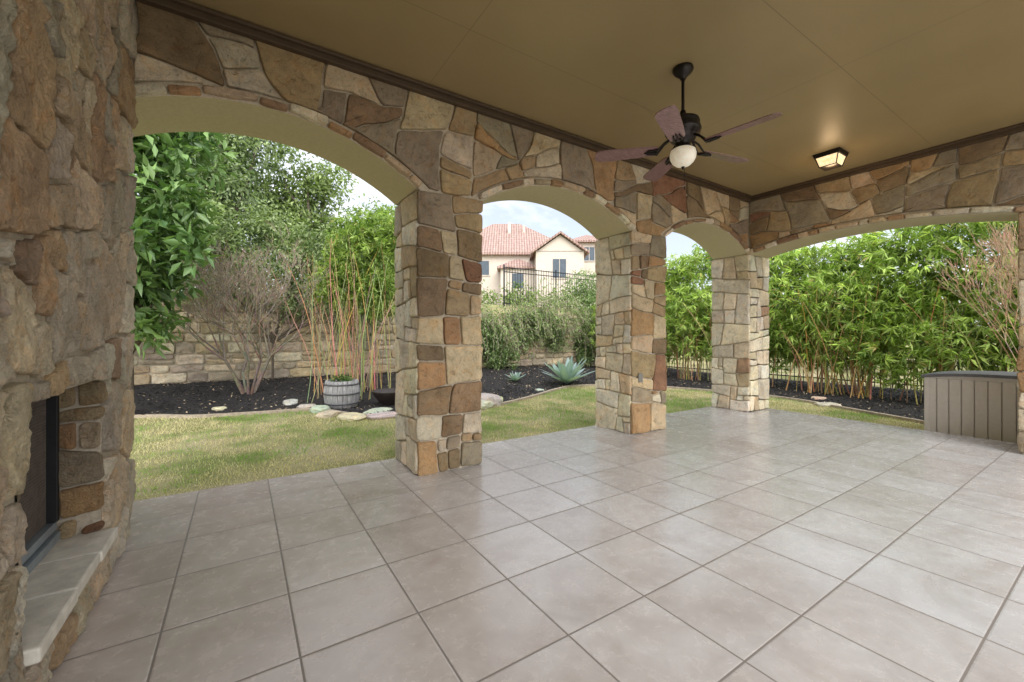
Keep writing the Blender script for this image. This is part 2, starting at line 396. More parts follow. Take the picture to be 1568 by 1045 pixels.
stone_field('recess_stones_far',(0,oy1+.02,0),(1,0,0),(0,0,1),(0,-1,0),split(rect(-.72,cx+.02,oz0,oz1),.15,12),M_stoneF,PAL_IN_SHADED,fp,relief=.025,res=.02,rings=4,rough=.008,seed=42)
stone_field('recess_stones_near',(0,oy0-.02,0),(1,0,0),(0,0,1),(0,1,0),split(rect(-.72,cx+.02,oz0,oz1),.15,12),M_stoneF,PAL_IN_SHADED,fp,relief=.025,res=.02,rings=4,rough=.008,seed=43)
boxes('lintel_underside',[(-.72,cx,oy0-.02,oy1+.02,oz1+.001,oz1+.018)],M_mortarF,fp)
M_slab=simple('limestone_slab',(.58,.54,.46),.8,0,14,.18,.5,.01)
boxes('hearth_slab',[(-.72,FX+.03,oy0-.04,2.19,oz0-.05,oz0),(-.72,FX+.025,2.198,2.50,oz0-.05,oz0+.001),(-.72,FX+.03,2.508,oy1+.03,oz0-.05,oz0)],M_slab,fp,.008)
M_fmetal=simple('firebox_frame_metal',(.26,.30,.33),.4,.3,20,.15,0)
M_fblack=simple('firebox_black',(.012,.012,.012),.6,.2,20,.3,0)
M_fbrown=simple('firebox_mesh_wire',(.14,.11,.09),.5,.3,20,.2,0)
ws=[]
yy=oy0+.02
while yy<oy1-.01: ws.append(((-.742,yy,oz0+.09),(-.742,yy,oz1-.055),.0018,.0018)); yy+=.014
zz=oz0+.095
while zz<oz1-.055: ws.append(((-.742,oy0,zz),(-.742,oy1,zz),.0018,.0018)); zz+=.014
tubes('firebox_mesh_screen',ws,M_fbrown,fp,4)
boxes('firebox_frame',[(-.75,-.70,oy0,oy1,oz1-.05,oz1-.002),(-.75,-.70,oy0,oy1,oz0+.003,oz0+.04),(-.75,-.715,oy0,oy1,oz0+.048,oz0+.085)],M_fmetal,fp,.003)
boxes('firebox_side_frame',[(-.75,-.705,oy1-.03,oy1-.002,oz0+.09,oz1-.055),(-.75,-.705,oy0+.002,oy0+.03,oz0+.09,oz1-.055)],M_fblack,fp,.003)
boxes('firebox_back',[(-1.4,-.77,oy0-.015,oy1+.015,oz0-.03,oz1+.01)],M_fblack,fp)

# ---- ceiling / trim / floor
boxes('patio_ceiling',[(-1.4,XI+.3,-.75,YI+.3,CZ,CZ+.12)],M_ceil)
tr=empty('ceiling_trim')
boxes('trim_boards',[(FX,XI-.055,YI-.055,YI-.003,CZ-.065,CZ-.002),(XI-.055,XI-.003,-.74,YI-.003,CZ-.065,CZ-.003),(FX,XI-.1,YI-.09,YI-.056,CZ-.028,CZ-.002),(XI-.09,XI-.056,-.74,YI-.09,CZ-.028,CZ-.002)],M_trim,tr,.004)
rf=simple('roof_fascia',(.25,.2,.1),.7)
boxes('patio_roof',[(-2.2,XO+.3,-.8,YO+.3,3.61,3.75)],rf)
fl=boxes('patio_floor',[(-1.6,XO+.02,-7,YO+.02,-.25,0)],M_floor,None,.01)

# ------------------------------------------------------------------ ceiling fan
fan=empty('ceiling_fan'); fx,fy=2.897,2.0
L=(fx,fy,0)
lathe('canopy',[(0,3.28),(.075,3.28),(.078,3.262),(.06,3.235),(.035,3.215),(.022,3.20),(.02,3.19),(0,3.19)],M_bronze,fan,32,L)
lathe('downrod',[(.012,3.21),(.012,2.90)],M_bronze,fan,16,L)
lathe('motor_housing',[(0,2.945),(.02,2.945),(.026,2.91),(.045,2.893),(.085,2.885),(.118,2.868),(.125,2.845),(.118,2.825),(.128,2.815),(.135,2.79),(.128,2.765),(.105,2.75),(.10,2.735),(.09,2.715),(.062,2.70),(.055,2.68),(.06,2.665),(.075,2.655),(.078,2.645),(0,2.645)],M_bronze,fan,40,L)
mg,nt,b=new_mat('frosted_glass'); b.inputs['Base Color'].default_value=(.85,.80,.70,1); b.inputs['Roughness'].default_value=.3
n=noise_n(nt,14,4,.6,obj_vec(nt),1); nt.links.new(ramp(nt,n,[(.35,(.70,.64,.52)),(.65,(.88,.85,.77))]),b.inputs['Base Color'])
b.inputs['Emission Color'].default_value=(1,.85,.6,1); b.inputs['Emission Strength'].default_value=.2
lathe('glass_bowl',[(.070,2.65),(.092,2.635),(.098,2.61),(.095,2.575),(.08,2.545),(.055,2.522),(.025,2.51),(0,2.508)],mg,fan,32,L)
lathe('finial',[(0,2.512),(.014,2.508),(.010,2.498),(.004,2.49),(0,2.485)],M_bronze,fan,12,L)
tubes('pull_chain',[((fx+.02,fy,2.50),(fx+.02,fy,2.36),.0015,.0015),((fx+.02,fy,2.36),(fx+.02,fy,2.335),.006,.004)],M_bronze,fan,6)
ZB=2.65
for k in range(5):
    a=rad(-83+72*k); ca,sa=math.cos(a),math.sin(a)
    prof=[(.19,.045),(.22,.056),(.35,.064),(.5,.070),(.60,.072),(.645,.066),(.668,.048),(.676,.02)]
    out=prof+[(r,-w) for r,w in prof[::-1]]
    v=[];pit=rad(12)
    for top in (1,0):
        for r,w in out:
            z=ZB+w*math.sin(pit)+(0.007 if top else 0); ww=w*math.cos(pit)
            v.append((fx+r*ca-ww*sa,fy+r*sa+ww*ca,z))
    n=len(out); f=[tuple(range(n)),tuple(range(2*n-1,n-1,-1))]+[(i,n+i,n+(i+1)%n,(i+1)%n) for i in range(n)]
    mesh_obj('blade_%d'%(k+1),v,f,M_blade,fan)
    def P(r,w,z): return Vector((fx+r*ca-w*sa,fy+r*sa+w*ca,z))
    irons=[(P(.09,0,2.735),P(.14,.02,2.70),.009,.008),(P(.14,.02,2.70),P(.19,.03,ZB-.002),.008,.007),(P(.09,0,2.735),P(.14,-.02,2.70),.009,.008),(P(.14,-.02,2.70),P(.19,-.03,ZB-.012),.008,.007),
           (P(.19,.035,ZB),P(.19,-.035,ZB-.014),.008,.008),(P(.19,.03,ZB),P(.27,.02,ZB-.004),.009,.006),(P(.19,-.03,ZB-.012),P(.27,-.02,ZB-.010),.009,.006),(P(.18,0,ZB-.01),P(.29,0,ZB-.007),.009,.006)]
    tubes('blade_iron_%d'%(k+1),irons,M_bronze,fan,8)

# ------------------------------------------------------------------ flush ceiling light
cl=empty('ceiling_light'); lx,ly=5.70,2.02
def frustum(name,hw0,z0,hw1,z1,mat,par,cx=lx,cy=ly):
    v=[(cx+s*hw0,cy+t*hw0,z0) for s,t in((-1,-1),(1,-1),(1,1),(-1,1))]+[(cx+s*hw1,cy+t*hw1,z1) for s,t in((-1,-1),(1,-1),(1,1),(-1,1))]
    return mesh_obj(name,v,[(3,2,1,0),(4,5,6,7),(0,1,5,4),(1,2,6,5),(2,3,7,6),(3,0,4,7)],mat,par)
frustum('base_plate',.13,3.262,.13,3.28,M_bronze,cl)
frustum('upper_collar',.12,3.235,.127,3.261,M_bronze,cl)
me_,nt,b=new_mat('lit_seeded_glass'); b.inputs['Base Color'].default_value=(.9,.7,.4,1)
n=noise_n(nt,30,3,.6,obj_vec(nt)); nt.links.new(ramp(nt,n,[(.35,(1,.60,.27)),(.65,(1,.85,.55))]),b.inputs['Emission Color']); b.inputs['Emission Strength'].default_value=1.0
frustum('glass_shade',.08,3.135,.108,3.234,me_,cl)
frustum('bottom_frame',.083,3.125,.085,3.1345,M_bronze,cl)
cs=[]
for s,t in((-1,-1),(1,-1),(1,1),(-1,1)): cs.append(((lx+s*.082,ly+t*.082,3.13),(lx+s*.111,ly+t*.111,3.236),.006,.006))
tubes('corner_bars',cs,M_bronze,cl,6)
pl=bpy.data.lights.new('bulb','POINT'); pl.energy=3.5; pl.color=(1,.66,.36); pl.shadow_soft_size=.08
po=bpy.data.objects.new('bulb',pl); po.location=(lx,ly,3.05); link(po,cl)

# ------------------------------------------------------------------ ground
def sst(a,b,x): t=np.clip((x-a)/(b-a),0,1); return t*t*(3-2*t)
def gz(x,y):
    x=np.asarray(x,float);y=np.asarray(y,float)
    low=-.1+.24*sst(7.8,11,y)*(1-sst(8,11,x)*.6)
    up=1.75+.45*sst(11.3,12.0,y)+1.3*sst(13,45,y)
    return np.where(y>11.25,up,low)
xs=np.concatenate([np.linspace(-600,-14,12),np.linspace(-12,16,113),np.linspace(18,600,14)])
ys=np.concatenate([np.linspace(-300,-6,8),np.linspace(-5,11.2,66),[11.3],np.linspace(11.5,16,12),np.linspace(18,900,25)])
X,Y=np.meshgrid(xs,ys); Z=gz(X,Y)
nx,ny=len(xs),len(ys)
gv=np.stack([X.ravel(),Y.ravel(),Z.ravel()],1).tolist()
gf=[(j*nx+i,j*nx+i+1,(j+1)*nx+i+1,(j+1)*nx+i) for j in range(ny-1) for i in range(nx-1)]
mgd,nt,b=new_mat('lawn_ground'); v=obj_vec(nt)
n1=noise_n(nt,1.1,4,.6,v); n2=noise_n(nt,60,4,.7,v)
c=ramp(nt,n1,[(.35,(.19,.21,.06)),(.5,(.33,.30,.14)),(.65,(.44,.37,.22))]); c=mixc(nt,1,c,ramp(nt,n2,[(.3,.6),(.7,1.2)]),'MULTIPLY')
nt.links.new(c,b.inputs['Base Color']); b.inputs['Roughness'].default_value=.95; bump(nt,b,n2,.6,.02)
mesh_obj('ground',gv,gf,mgd,None,smooth=True)

edge=[(-9,8.7),(-3,8.7),(-1.33,8.44),(-.59,8.08),(.27,7.9),(1.03,7.75),(1.47,6.95),(1.95,6.45),(2.8,6.2),(3.6,6.37),(4.4,6.65),(5.15,7.0),(6.2,7.55),(7.06,7.75),(8.2,7.1),(8.75,5.94),(9.1,4.6),(9.05,3.7),(8.7,2.83),(8.3,1.8),(7.95,.8),(7.9,-1),(7.9,-4)]
outer=[(-9,11.2),(-3,11.2),(-1.33,11.2),(-.59,11.2),(.27,11.2),(1.03,11.2),(1.6,11.2),(2.3,11.2),(3.2,11.2),(4.2,11.2),(5.2,11.2),(6.4,11.2),(8.0,11.2),(10,11.2),(12.8,11.1),(12.9,8),(12.9,5.5),(12.9,4),(12.9,2.9),(12.9,1.8),(12.9,.8),(12.9,-1),(12.9,-4)]
def dens(pts,n):
    out=[]
    P=[np.array(p,float) for p in pts]; P=[2*P[0]-P[1]]+P+[2*P[-1]-P[-2]]
    for i in range(1,len(P)-2):
        for t in np.linspace(0,1,n,endpoint=False):
            a,b_,c_,d=P[i-1:i+3]
            out.append(.5*((2*b_)+(-a+c_)*t+(2*a-5*b_+4*c_-d)*t*t+(-a+3*b_-3*c_+d)*t**3))
    out.append(P[-2]); return np.array(out)
E=dens(edge,10);W=dens(outer,10); K=24
vv=[];
for i in range(len(E)):
    for k in range(K+1):
        p=E[i]+(W[i]-E[i])*k/K
        z=float(gz(p[0],min(p[1],11.2)))+.012+.035*max(0,noise.noise(Vector((p[0]*1.6,p[1]*1.6,0)))+.25)*min(1,k/2)
        vv.append((p[0],p[1],z))
ff=[(i*(K+1)+k,(i+1)*(K+1)+k,(i+1)*(K+1)+k+1,i*(K+1)+k+1) for i in range(len(E)-1) for k in range(K)]
mm,nt,b=new_mat('black_mulch'); v=obj_vec(nt); n=noise_n(nt,38,6,.75,v,1)
c=ramp(nt,n,[(.35,(.010,.009,.009)),(.55,(.034,.030,.030)),(.75,(.09,.078,.072))]); nt.links.new(c,b.inputs['Base Color']); b.inputs['Roughness'].default_value=.9; bump(nt,b,n,1,.04)
mesh_obj('mulch_bed',vv,ff,mm,None,smooth=True)
M_edge=simple('edging_stone',(.40,.33,.25),.9,0,20,.3,.5,.01)
ev=[];efc=[]
for i,p in enumerate(E):
    t=E[min(i+1,len(E)-1)]-E[max(i-1,0)]; t/=np.linalg.norm(t); nn=np.array([-t[1],t[0]])
    for s,zz in((-.035,-.05),(-.035,.045),(.035,.045),(.035,-.05)):
        q=p+nn*s; ev.append((q[0],q[1],float(gz(p[0],p[1]))+zz))
for i in range(len(E)-1):
    for k in range(3): efc.append((i*4+k,(i+1)*4+k,(i+1)*4+k+1,i*4+k+1))
mesh_obj('garden_edging',ev,efc,M_edge)

def fast_mesh(name,V,F,cols,mat,parent=None,nside=3):
    me=bpy.data.meshes.new(name); nv=len(V); nf=len(F)
    me.vertices.add(nv); me.vertices.foreach_set('co',V.astype(np.float32).ravel())
    me.loops.add(nf*nside); me.loops.foreach_set('vertex_index',F.astype(np.int32).ravel())
    me.polygons.add(nf); me.polygons.foreach_set('loop_start',np.arange(0,nf*nside,nside,dtype=np.int32))
    me.materials.append(mat); me.update(calc_edges=True)
    a=me.color_attributes.new('Col','FLOAT_COLOR','POINT'); c=np.ones((nv,4),np.float32); c[:,:3]=cols; a.data.foreach_set('color',c.ravel())
    return link(bpy.data.objects.new(name,me),parent)
def nrm(a): return a/np.maximum(np.linalg.norm(a,axis=1,keepdims=True),1e-6)
def leaves(name,C,D,Ln,Wd,cols,mat,parent=None,flat=.7,fold=.12):
    n=len(C); D=nrm(D); r=np.random.normal(size=(n,3))*(1-flat); r[:,2]+=flat
    Sd=nrm(np.cross(D,r)); Nr=np.cross(Sd,D)
    Ln=np.asarray(Ln).reshape(-1,1)*np.ones((n,1));Wd=np.asarray(Wd).reshape(-1,1)*np.ones((n,1))
    V=np.empty((n,4,3)); V[:,0]=C; V[:,1]=C+D*Ln*.42+Sd*Wd*.5+Nr*Wd*fold*2; V[:,2]=C+D*Ln-Nr*Ln*.08; V[:,3]=C+D*Ln*.42-Sd*Wd*.5+Nr*Wd*fold*2
    b_=np.arange(n)*4; F=np.concatenate([np.stack([b_,b_+1,b_+2],1),np.stack([b_,b_+2,b_+3],1)])
    return fast_mesh(name,V.reshape(-1,3),F,np.repeat(cols,4,axis=0),mat,parent)
BP=np.concatenate([E,W[::-1]])
def in_bed(x,y):
    ins=np.zeros(len(x),bool); n=len(BP); j=n-1
    for i in range(n):
        xi,yi=BP[i];xj,yj=BP[j]
        c=((yi>y)!=(yj>y)); 
        if abs(yj-yi)>1e-9: ins^=c&(x<(xj-xi)*(y-yi)/(yj-yi)+xi)
        j=i
    return ins
def vnoise(x,y,s,seed=0):
    return np.array([noise.noise(Vector((a*s,b_*s,seed))) for a,b_ in zip(x,y)])
# grass blades
n=200000; gx=np.random.uniform(-4,9.3,n); gy=np.random.uniform(-1,8.7,n)
ok=~((gx<XO+.03)&(gy<YO+.03))&~in_bed(gx,gy); ok&=((gy>3.9)|(gx>7.1)); gx=gx[ok];gy=gy[ok];n=len(gx)
pn=vnoise(gx,gy,.8,3)*1.4+vnoise(gx,gy,3.0,8)*.9
t=np.clip(.66-pn*1.7-.5*np.exp(-((gy-4.6)/.5)**2)-.7*np.exp(-((gy-7.6)/.5)**2)+np.random.normal(0,.2,n),0,1)[:,None]
gc=np.array([.22,.40,.06])*(1-t)+np.array([.74,.65,.39])*t; gc*=np.random.uniform(.7,1.2,(n,1))
D=np.random.normal(0,.55,(n,3)); D[:,2]=1; 
hgt=np.random.uniform(.022,.05,n)
D=nrm(D); ang=np.random.uniform(0,6.28,n); Sd=np.stack([np.cos(ang),np.sin(ang),0*ang],1)
C=np.stack([gx,gy,gz(gx,gy)-.003],1)
V=np.empty((n,3,3)); V[:,0]=C-Sd*.004;V[:,1]=C+Sd*.004;V[:,2]=C+D*hgt[:,None]
fast_mesh('grass',V.reshape(-1,3),np.arange(n*3).reshape(-1,3),np.repeat(gc,3,axis=0),M_grassblade)
# mulch chips + litter
n=60000; mx=np.random.uniform(-4,12.5,n); my=np.random.uniform(-1,11.1,n); ok=in_bed(mx,my); mx,my=mx[ok],my[ok]; n=len(mx)
C=np.stack([mx,my,gz(mx,my)+.02+np.random.uniform(0,.03,n)],1); D=np.random.normal(size=(n,3)); D[:,2]*=.25
k=np.random.rand(n); cc=np.where((k<.90)[:,None],np.array([.032,.028,.027]),np.array([.42,.33,.22]))*np.random.uniform(.4,1.7,(n,1))
leaves('mulch_chips',C,D,np.random.uniform(.03,.075,n),np.random.uniform(.012,.025,n),cc,M_chip,None,.5,.1)

# ------------------------------------------------------------------ rear retaining wall
rw=empty('stone_retaining_wall')
boxes('core',[(-9,14,11.2,11.55,-.2,1.78)],M_mortar,rw)
pl_=[];z=-.05
while z<1.75:
    hh=random.uniform(.16,.27); x=-6+random.uniform(0,.3)
    while x<13.5:
        w=random.uniform(.25,.62)
        if hh>.22 and random.random()<.25:
            pl_.append(rect(x,x+w,z,z+hh*.5)); pl_.append(rect(x,x+w,z+hh*.5,z+hh))
        else: pl_.append(rect(x,x+w,z,z+hh))
        x+=w
    z+=hh
stone_field('wall_blocks',(0,11.2,0),(1,0,0),(0,0,1),(0,-1,0),pl_,M_lime,PAL_LIME,rw,gap=.012,relief=.05,rnd=.03,warp=.012,res=.09,rings=2,rough=.02,tiltn=.015,seed=51)

# ------------------------------------------------------------------ iron fences
M_iron=simple('black_iron',(.012,.012,.013),.5,.4,20,.2,0)
def fence(name,p0,p1,z0,h,sp=.11):
    p0=Vector(p0);p1=Vector(p1);d=p1-p0;L=d.length;d.normalize();segs=[]
    for zz in(z0+.12,z0+h-.18,z0+h-.03): segs.append(((p0.x,p0.y,zz),(p1.x,p1.y,zz),.016,.016))
    k=int(L/sp)
    for i in range(k+1):
        p=p0+d*i*sp; post=i%20==0
        segs.append(((p.x,p.y,z0),(p.x,p.y,z0+h+(.06 if post else 0)),.03 if post else .011,.03 if post else .011))
    return tubes(name,segs,M_iron,None,4)
fence('iron_fence',(7.3,11.7,0),(15,11.7,0),2.1,1.35)
fence('iron_fence',(13.0,-4,0),(13.0,11,0),-.1,1.35)

# ------------------------------------------------------------------ vegetation
def ell_pts(ells,n):
    vol=np.array([e_[1][0]*e_[1][1]*e_[1][2] for e_ in ells])**.8; idx=np.random.choice(len(ells),n,p=vol/vol.sum())
    c=np.array([e_[0] for e_ in ells])[idx];r=np.array([e_[1] for e_ in ells])[idx]
    d=nrm(np.random.normal(size=(n,3))); s=np.random.uniform(.0,1,n)**.42
    return c+d*r*s[:,None],s
def cloud(name,ells,ncl,per,cr,L,W,ca,cb,mat=None,parent=None,droop=.2,flat=.6,out=.7,dark=.5):
    cc,s=ell_pts(ells,ncl); tone=np.random.rand(ncl)
    C=np.repeat(cc,per,axis=0);n=len(C); dv=np.random.normal(size=(n,3)); off=nrm(dv)*np.random.uniform(.1,1,(n,1))*cr
    P=C+off; D=nrm(off)*out+np.random.normal(size=(n,3))*.5; D[:,2]-=droop
    t=np.clip(np.repeat(tone,per)*.7+np.random.rand(n)*.4,0,1)[:,None]
    col=np.array(ca)*(1-t)+np.array(cb)*t
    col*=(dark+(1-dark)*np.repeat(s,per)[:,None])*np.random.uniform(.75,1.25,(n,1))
    return leaves(name,P,D,np.random.uniform(.6,1.2,n)*L,np.random.uniform(.7,1.2,n)*W,col,mat or M_leaf,parent,flat)
def fans(name,ells,nf,per,L,W,ca,cb,parent=None,down=.35,flat=.6,dark=.45):
    cc,s=ell_pts(ells,nf); ax=nrm(np.random.normal(size=(nf,3))*np.array([1,1,.5])-np.array([0,0,down]))
    C=np.repeat(cc,per,axis=0);n=len(C); D=nrm(np.repeat(ax,per,axis=0)*.8+np.random.normal(size=(n,3))*.55)
    D[:,2]-=.15; tone=np.repeat(np.random.rand(nf),per)
    t=np.clip(tone*.75+np.random.rand(n)*.3,0,1)[:,None]
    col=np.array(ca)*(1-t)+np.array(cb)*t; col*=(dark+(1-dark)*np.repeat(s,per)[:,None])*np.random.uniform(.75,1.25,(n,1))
    yl=np.random.rand(n)<.03; col[yl]=np.array([.42,.34,.12])
    return leaves(name,C,D,np.random.uniform(.6,1.15,n)*L,np.random.uniform(.8,1.2,n)*W,col,M_leaf,parent,flat)
def canes(name,base,n,sx,sy,h,lean,parent,c0=(.33,.23,.10),r=.011):
    segs=[];cols=[]
    for i in range(n):
        x=base[0]+random.gauss(0,sx);y=base[1]+random.gauss(0,sy);p=Vector((x,y,float(gz(x,min(y,11.1)))-.02))
        d=Vector((random.gauss(0,lean),random.gauss(0,lean),1)).normalized(); hh=h*random.uniform(.6,1.1); k=7; rr=r*random.uniform(.6,1.3)
        c=tuple(a*random.uniform(.6,1.4) for a in c0)
        for j in range(k):
            q=p+d*hh/k; segs.append((p,q,rr*(1-j/k*.7),rr*(1-(j+1)/k*.7))); cols.append(c); p=q
            d=(d+Vector((random.gauss(0,.05)+d.x*.12,random.gauss(0,.05)+d.y*.12,0))).normalized()
    return tubes(name,segs,M_cane,parent,5,cols)
def branch_tree(name,base,stems,h,r,parent,spread=.5,depth=5,col=(.20,.15,.11),twig=3,seed=1,shrink=.74,out=.42,up=.10,rmin=.0026):
    rg=random.Random(seed); segs=[];cols=[];tips=[]
    def rec(p,d,l,r,dep):
        k=3;
        for j in range(k):
            q=p+d*l/k; segs.append((p,q,r*(1-.1*j),r*(1-.1*(j+1)))); cols.append(tuple(a*rg.uniform(.8,1.2)*(1+.25*(depth-dep)/depth) for a in col))
            p=q; d=(d+Vector((rg.gauss(0,.10),rg.gauss(0,.10),rg.gauss(.03,.06)))).normalized()
        if dep==0: tips.append((p,d)); return
        for _ in range(rg.choice([2,3,twig])):
            nd=(d+Vector((rg.gauss(0,spread),rg.gauss(0,spread),rg.gauss(up,spread*.6)))).normalized()
            rec(p,nd,l*shrink*rg.uniform(.75,1.15),max(r*.62,rmin),dep-1)
    for s in range(stems):
        a=2*math.pi*s/stems+rg.uniform(-.4,.4); d=Vector((math.cos(a)*out,math.sin(a)*out,1)).normalized()
        rec(Vector(base)+Vector((math.cos(a)*.05,math.sin(a)*.05,-.05)),d,h*.27,r,depth)
    tubes(name,segs,M_bark,parent,4,cols); return tips
def limbs(name,base,ells,r,parent,col=(.13,.10,.075)):
    segs=[];cols=[];b0=Vector(base)
    fork=b0+Vector((0,0,.9))
    segs.append((b0-Vector((0,0,.1)),fork,r,r*.8));cols.append(col)
    for c,rr in ells:
        for _ in range(3):
            t=Vector(c)+Vector((random.uniform(-.6,.6)*rr[0],random.uniform(-.6,.6)*rr[1],random.uniform(-.3,.7)*rr[2]))
            p=fork;d=t-fork;k=5
            for j in range(k):
                q=fork+d*(j+1)/k+Vector((random.gauss(0,.06),random.gauss(0,.06),math.sin((j+1)/k*3.1)*.15)); segs.append((p,q,r*.6*(1-j/k)+.008,r*.6*(1-(j+1)/k)+.008));cols.append(col);p=q
    return tubes(name,segs,M_bark,parent,6,cols)

bt=empty('broadleaf_tree'); ells=[((-1.55,8.0,3.2),(1.1,1.0,.9)),((-1.1,7.7,2.3),(.7,.8,.7)),((-1.2,8.2,4.2),(1.0,.9,.6)),((-2.0,8.2,2.0),(.9,.9,.8)),((-1.2,7.8,1.5),(.6,.5,.35))]
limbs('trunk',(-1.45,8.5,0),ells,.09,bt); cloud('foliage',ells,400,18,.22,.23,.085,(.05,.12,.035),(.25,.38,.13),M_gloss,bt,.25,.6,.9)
def bgtree(name,x,y,h,w,n,ca,cb,L=.15,W=.06,z0=2.2):
    t=empty(name); el=[]
    for k in range(10):
        a=random.uniform(0,6.28);rr=random.uniform(0,w*.65)
        el.append(((x+rr*math.cos(a),y+rr*math.sin(a)*.6,z0+h*random.uniform(.12,.85)),(w*random.uniform(.35,.6),w*random.uniform(.3,.5),h*random.uniform(.14,.22))))
    limbs('trunk',(x,y,z0-.2),el,.12,t); cloud('foliage',el,n,18,.28,L,W,ca,cb,None,t,.15,.55,.8)
bgtree('background_tree',-3.0,13.2,4.9,2.6,750,(.08,.14,.05),(.40,.50,.24))
bgtree('background_tree',-.5,12.9,4.9,2.2,1000,(.08,.14,.05),(.46,.54,.31))
bgtree('background_tree',1.7,12.8,4.3,2.0,900,(.08,.13,.03),(.42,.51,.22))
bgtree('background_tree',4.0,12.7,3.2,1.6,650,(.09,.15,.03),(.42,.55,.15))
bgtree('background_tree',-6.2,13.5,5.0,2.6,350,(.08,.14,.03),(.26,.36,.11))
sh=empty('climbing_shrub'); el=[((-2.5,10.6,1.9),(1.2,.6,.9)),((-.4,10.9,2.6),(1.1,.5,.8)),((1.1,10.9,2.4),(1.0,.5,.9)),((2.4,10.7,2.2),(.9,.5,1.0)),((-1.2,11.0,3.4),(1.2,.5,.8)),((1.8,11.0,3.3),(1.1,.5,.6)),((.2,11.2,3.5),(1.1,.5,.8))]
cloud('foliage',el,1100,18,.20,.11,.05,(.08,.13,.045),(.42,.51,.25),None,sh,.2,.5,.8); limbs('stems',(.6,10.9,.1),el[1:4],.03,sh)
cm=empty('bare_crepe_myrtle_tree'); tips=branch_tree('branches',(.12,9.5,.0),7,3.1,.028,cm,.42,6,(.27,.215,.165),3,5,.77,.42,.12,.0032)
C=np.array([list(p) for p,d in tips])[::2]; D=np.array([list(d) for p,d in tips])[::2]
C=C+np.random.normal(0,.04,C.shape); D=D+np.random.normal(0,.5,D.shape)
leaves('young_leaves',C,D,.045,.016,np.array([[.36,.30,.16]])*np.random.uniform(.5,1.4,(len(C),1)),M_leaf,cm,.4)
bc=empty('bamboo_clump'); canes('canes',(1.95,9.0,None),75,.38,.35,3.0,.10,bc,(.50,.36,.17),.010)
el=[((2.2,9.1,3.0),(.8,.6,.9)),((2.5,9.0,2.1),(.6,.5,.6)),((1.7,9.2,2.3),(.6,.5,.5)),((2.7,9.1,3.4),(.8,.6,.5))]
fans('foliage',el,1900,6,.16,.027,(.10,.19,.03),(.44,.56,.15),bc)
# ivy / jasmine draped over the wall
iv=empty('ivy_mass')
el=[((5.2,11.3,2.8),(1.0,.4,.65)),((4.7,10.9,1.9),(.8,.4,.8)),((10.4,11.1,2.8),(.9,.4,.7)),((10.7,10.8,1.7),(1.1,.6,1.0))]
for i in range(30):
    x=random.uniform(3.8,10.6); top=1.70+.35*math.sin(x*1.7)+random.uniform(-.25,.2); dz=random.uniform(.18,.5)
    el.append(((x,10.95-random.uniform(0,.35),top-random.uniform(0,.8)),(random.uniform(.25,.6),random.uniform(.2,.4),dz)))
cloud('foliage',el,1750,18,.15,.08,.045,(.06,.12,.04),(.34,.44,.19),None,iv,.35,.45,.8)
br=[];bcol=[];LC=[];LD=[]
for i in range(420):
    x=random.uniform(4.0,10.5); p=Vector((x,10.85,1.85+.35*math.sin(x*1.7)+random.uniform(-.7,.3)))
    d=Vector((random.gauss(0,.5),random.uniform(-.9,-.1),random.uniform(.2,1.3))).normalized()
    for j in range(11):
        q=p+d*.11; br.append((p,q,.0045,.004)); bcol.append((.36,.30,.22)); 
        if random.random()<.6:
            for _ in range(3): LC.append(tuple(q+Vector((random.gauss(0,.03),random.gauss(0,.03),random.gauss(0,.03))))); LD.append((d.x+random.gauss(0,.7),d.y+random.gauss(0,.7),d.z+random.gauss(0,.7)))
        p=q; d=(d+Vector((random.gauss(0,.14),random.gauss(0,.08),-.26))).normalized()
tubes('vine_stems',br,M_bark,iv,4,bcol)
LC=np.array(LC);LD=np.array(LD); leaves('spray_leaves',LC,LD,.075,.038,np.array([[.30,.39,.16]])*np.random.uniform(.4,1.3,(len(LC),1)),M_leaf,iv,.5)
hb=empty('bamboo_hedge')
el=[]
for y in np.arange(-2.5,9.6,.85):
    el.append(((10.9+random.uniform(-.25,.25),y,1.05+random.uniform(-.15,.15)),(1.05,.75,.75)))
    el.append(((11.0+random.uniform(-.3,.3),y+.3,2.0+random.uniform(-.2,.2)),(1.15,.8,.75)))
    el.append(((11.2+random.uniform(-.3,.3),y+.2,2.95+random.uniform(-.2,.35)),(1.0,.8,.6)))
el.append(((10.2,9.4,1.4),(.9,.9,1.2)))
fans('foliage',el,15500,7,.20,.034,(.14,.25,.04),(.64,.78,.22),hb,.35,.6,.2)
for y in (3.9,3.3,5.5,7.0,1.9,8.6,.6): canes('canes_%d'%int(y*10),(10.6,y,None),34,.22,.28,2.2,.13,hb,(.50,.34,.15),.012)
rt=empty('dry_twig_shrub'); branch_tree('branches',(9.6,.75,-.1),9,3.0,.013,rt,.20,5,(.46,.31,.20),3,9,.8,.25)
db=empty('distant_trees'); el=[]
for i in range(26):
    x=20+random.uniform(-2,14);y=-12+i*1.6; el.append(((x,y,2.0+random.uniform(-.5,1.0)),(2.2,2.0,1.9)))
for i in range(10): el.append(((-14+i*2.6,24+random.uniform(0,3),4.2+random.uniform(0,.8)),(2.2,2,1.7)))
for i in range(8): el.append(((19+i*2.6,33+random.uniform(-1,2)-i*2.2,4.0+random.uniform(0,.8)),(2.0,2,1.4)))
cloud('foliage',el,3600,14,.5,.28,.16,(.08,.13,.035),(.28,.37,.12),None,db,.1,.5,.7)

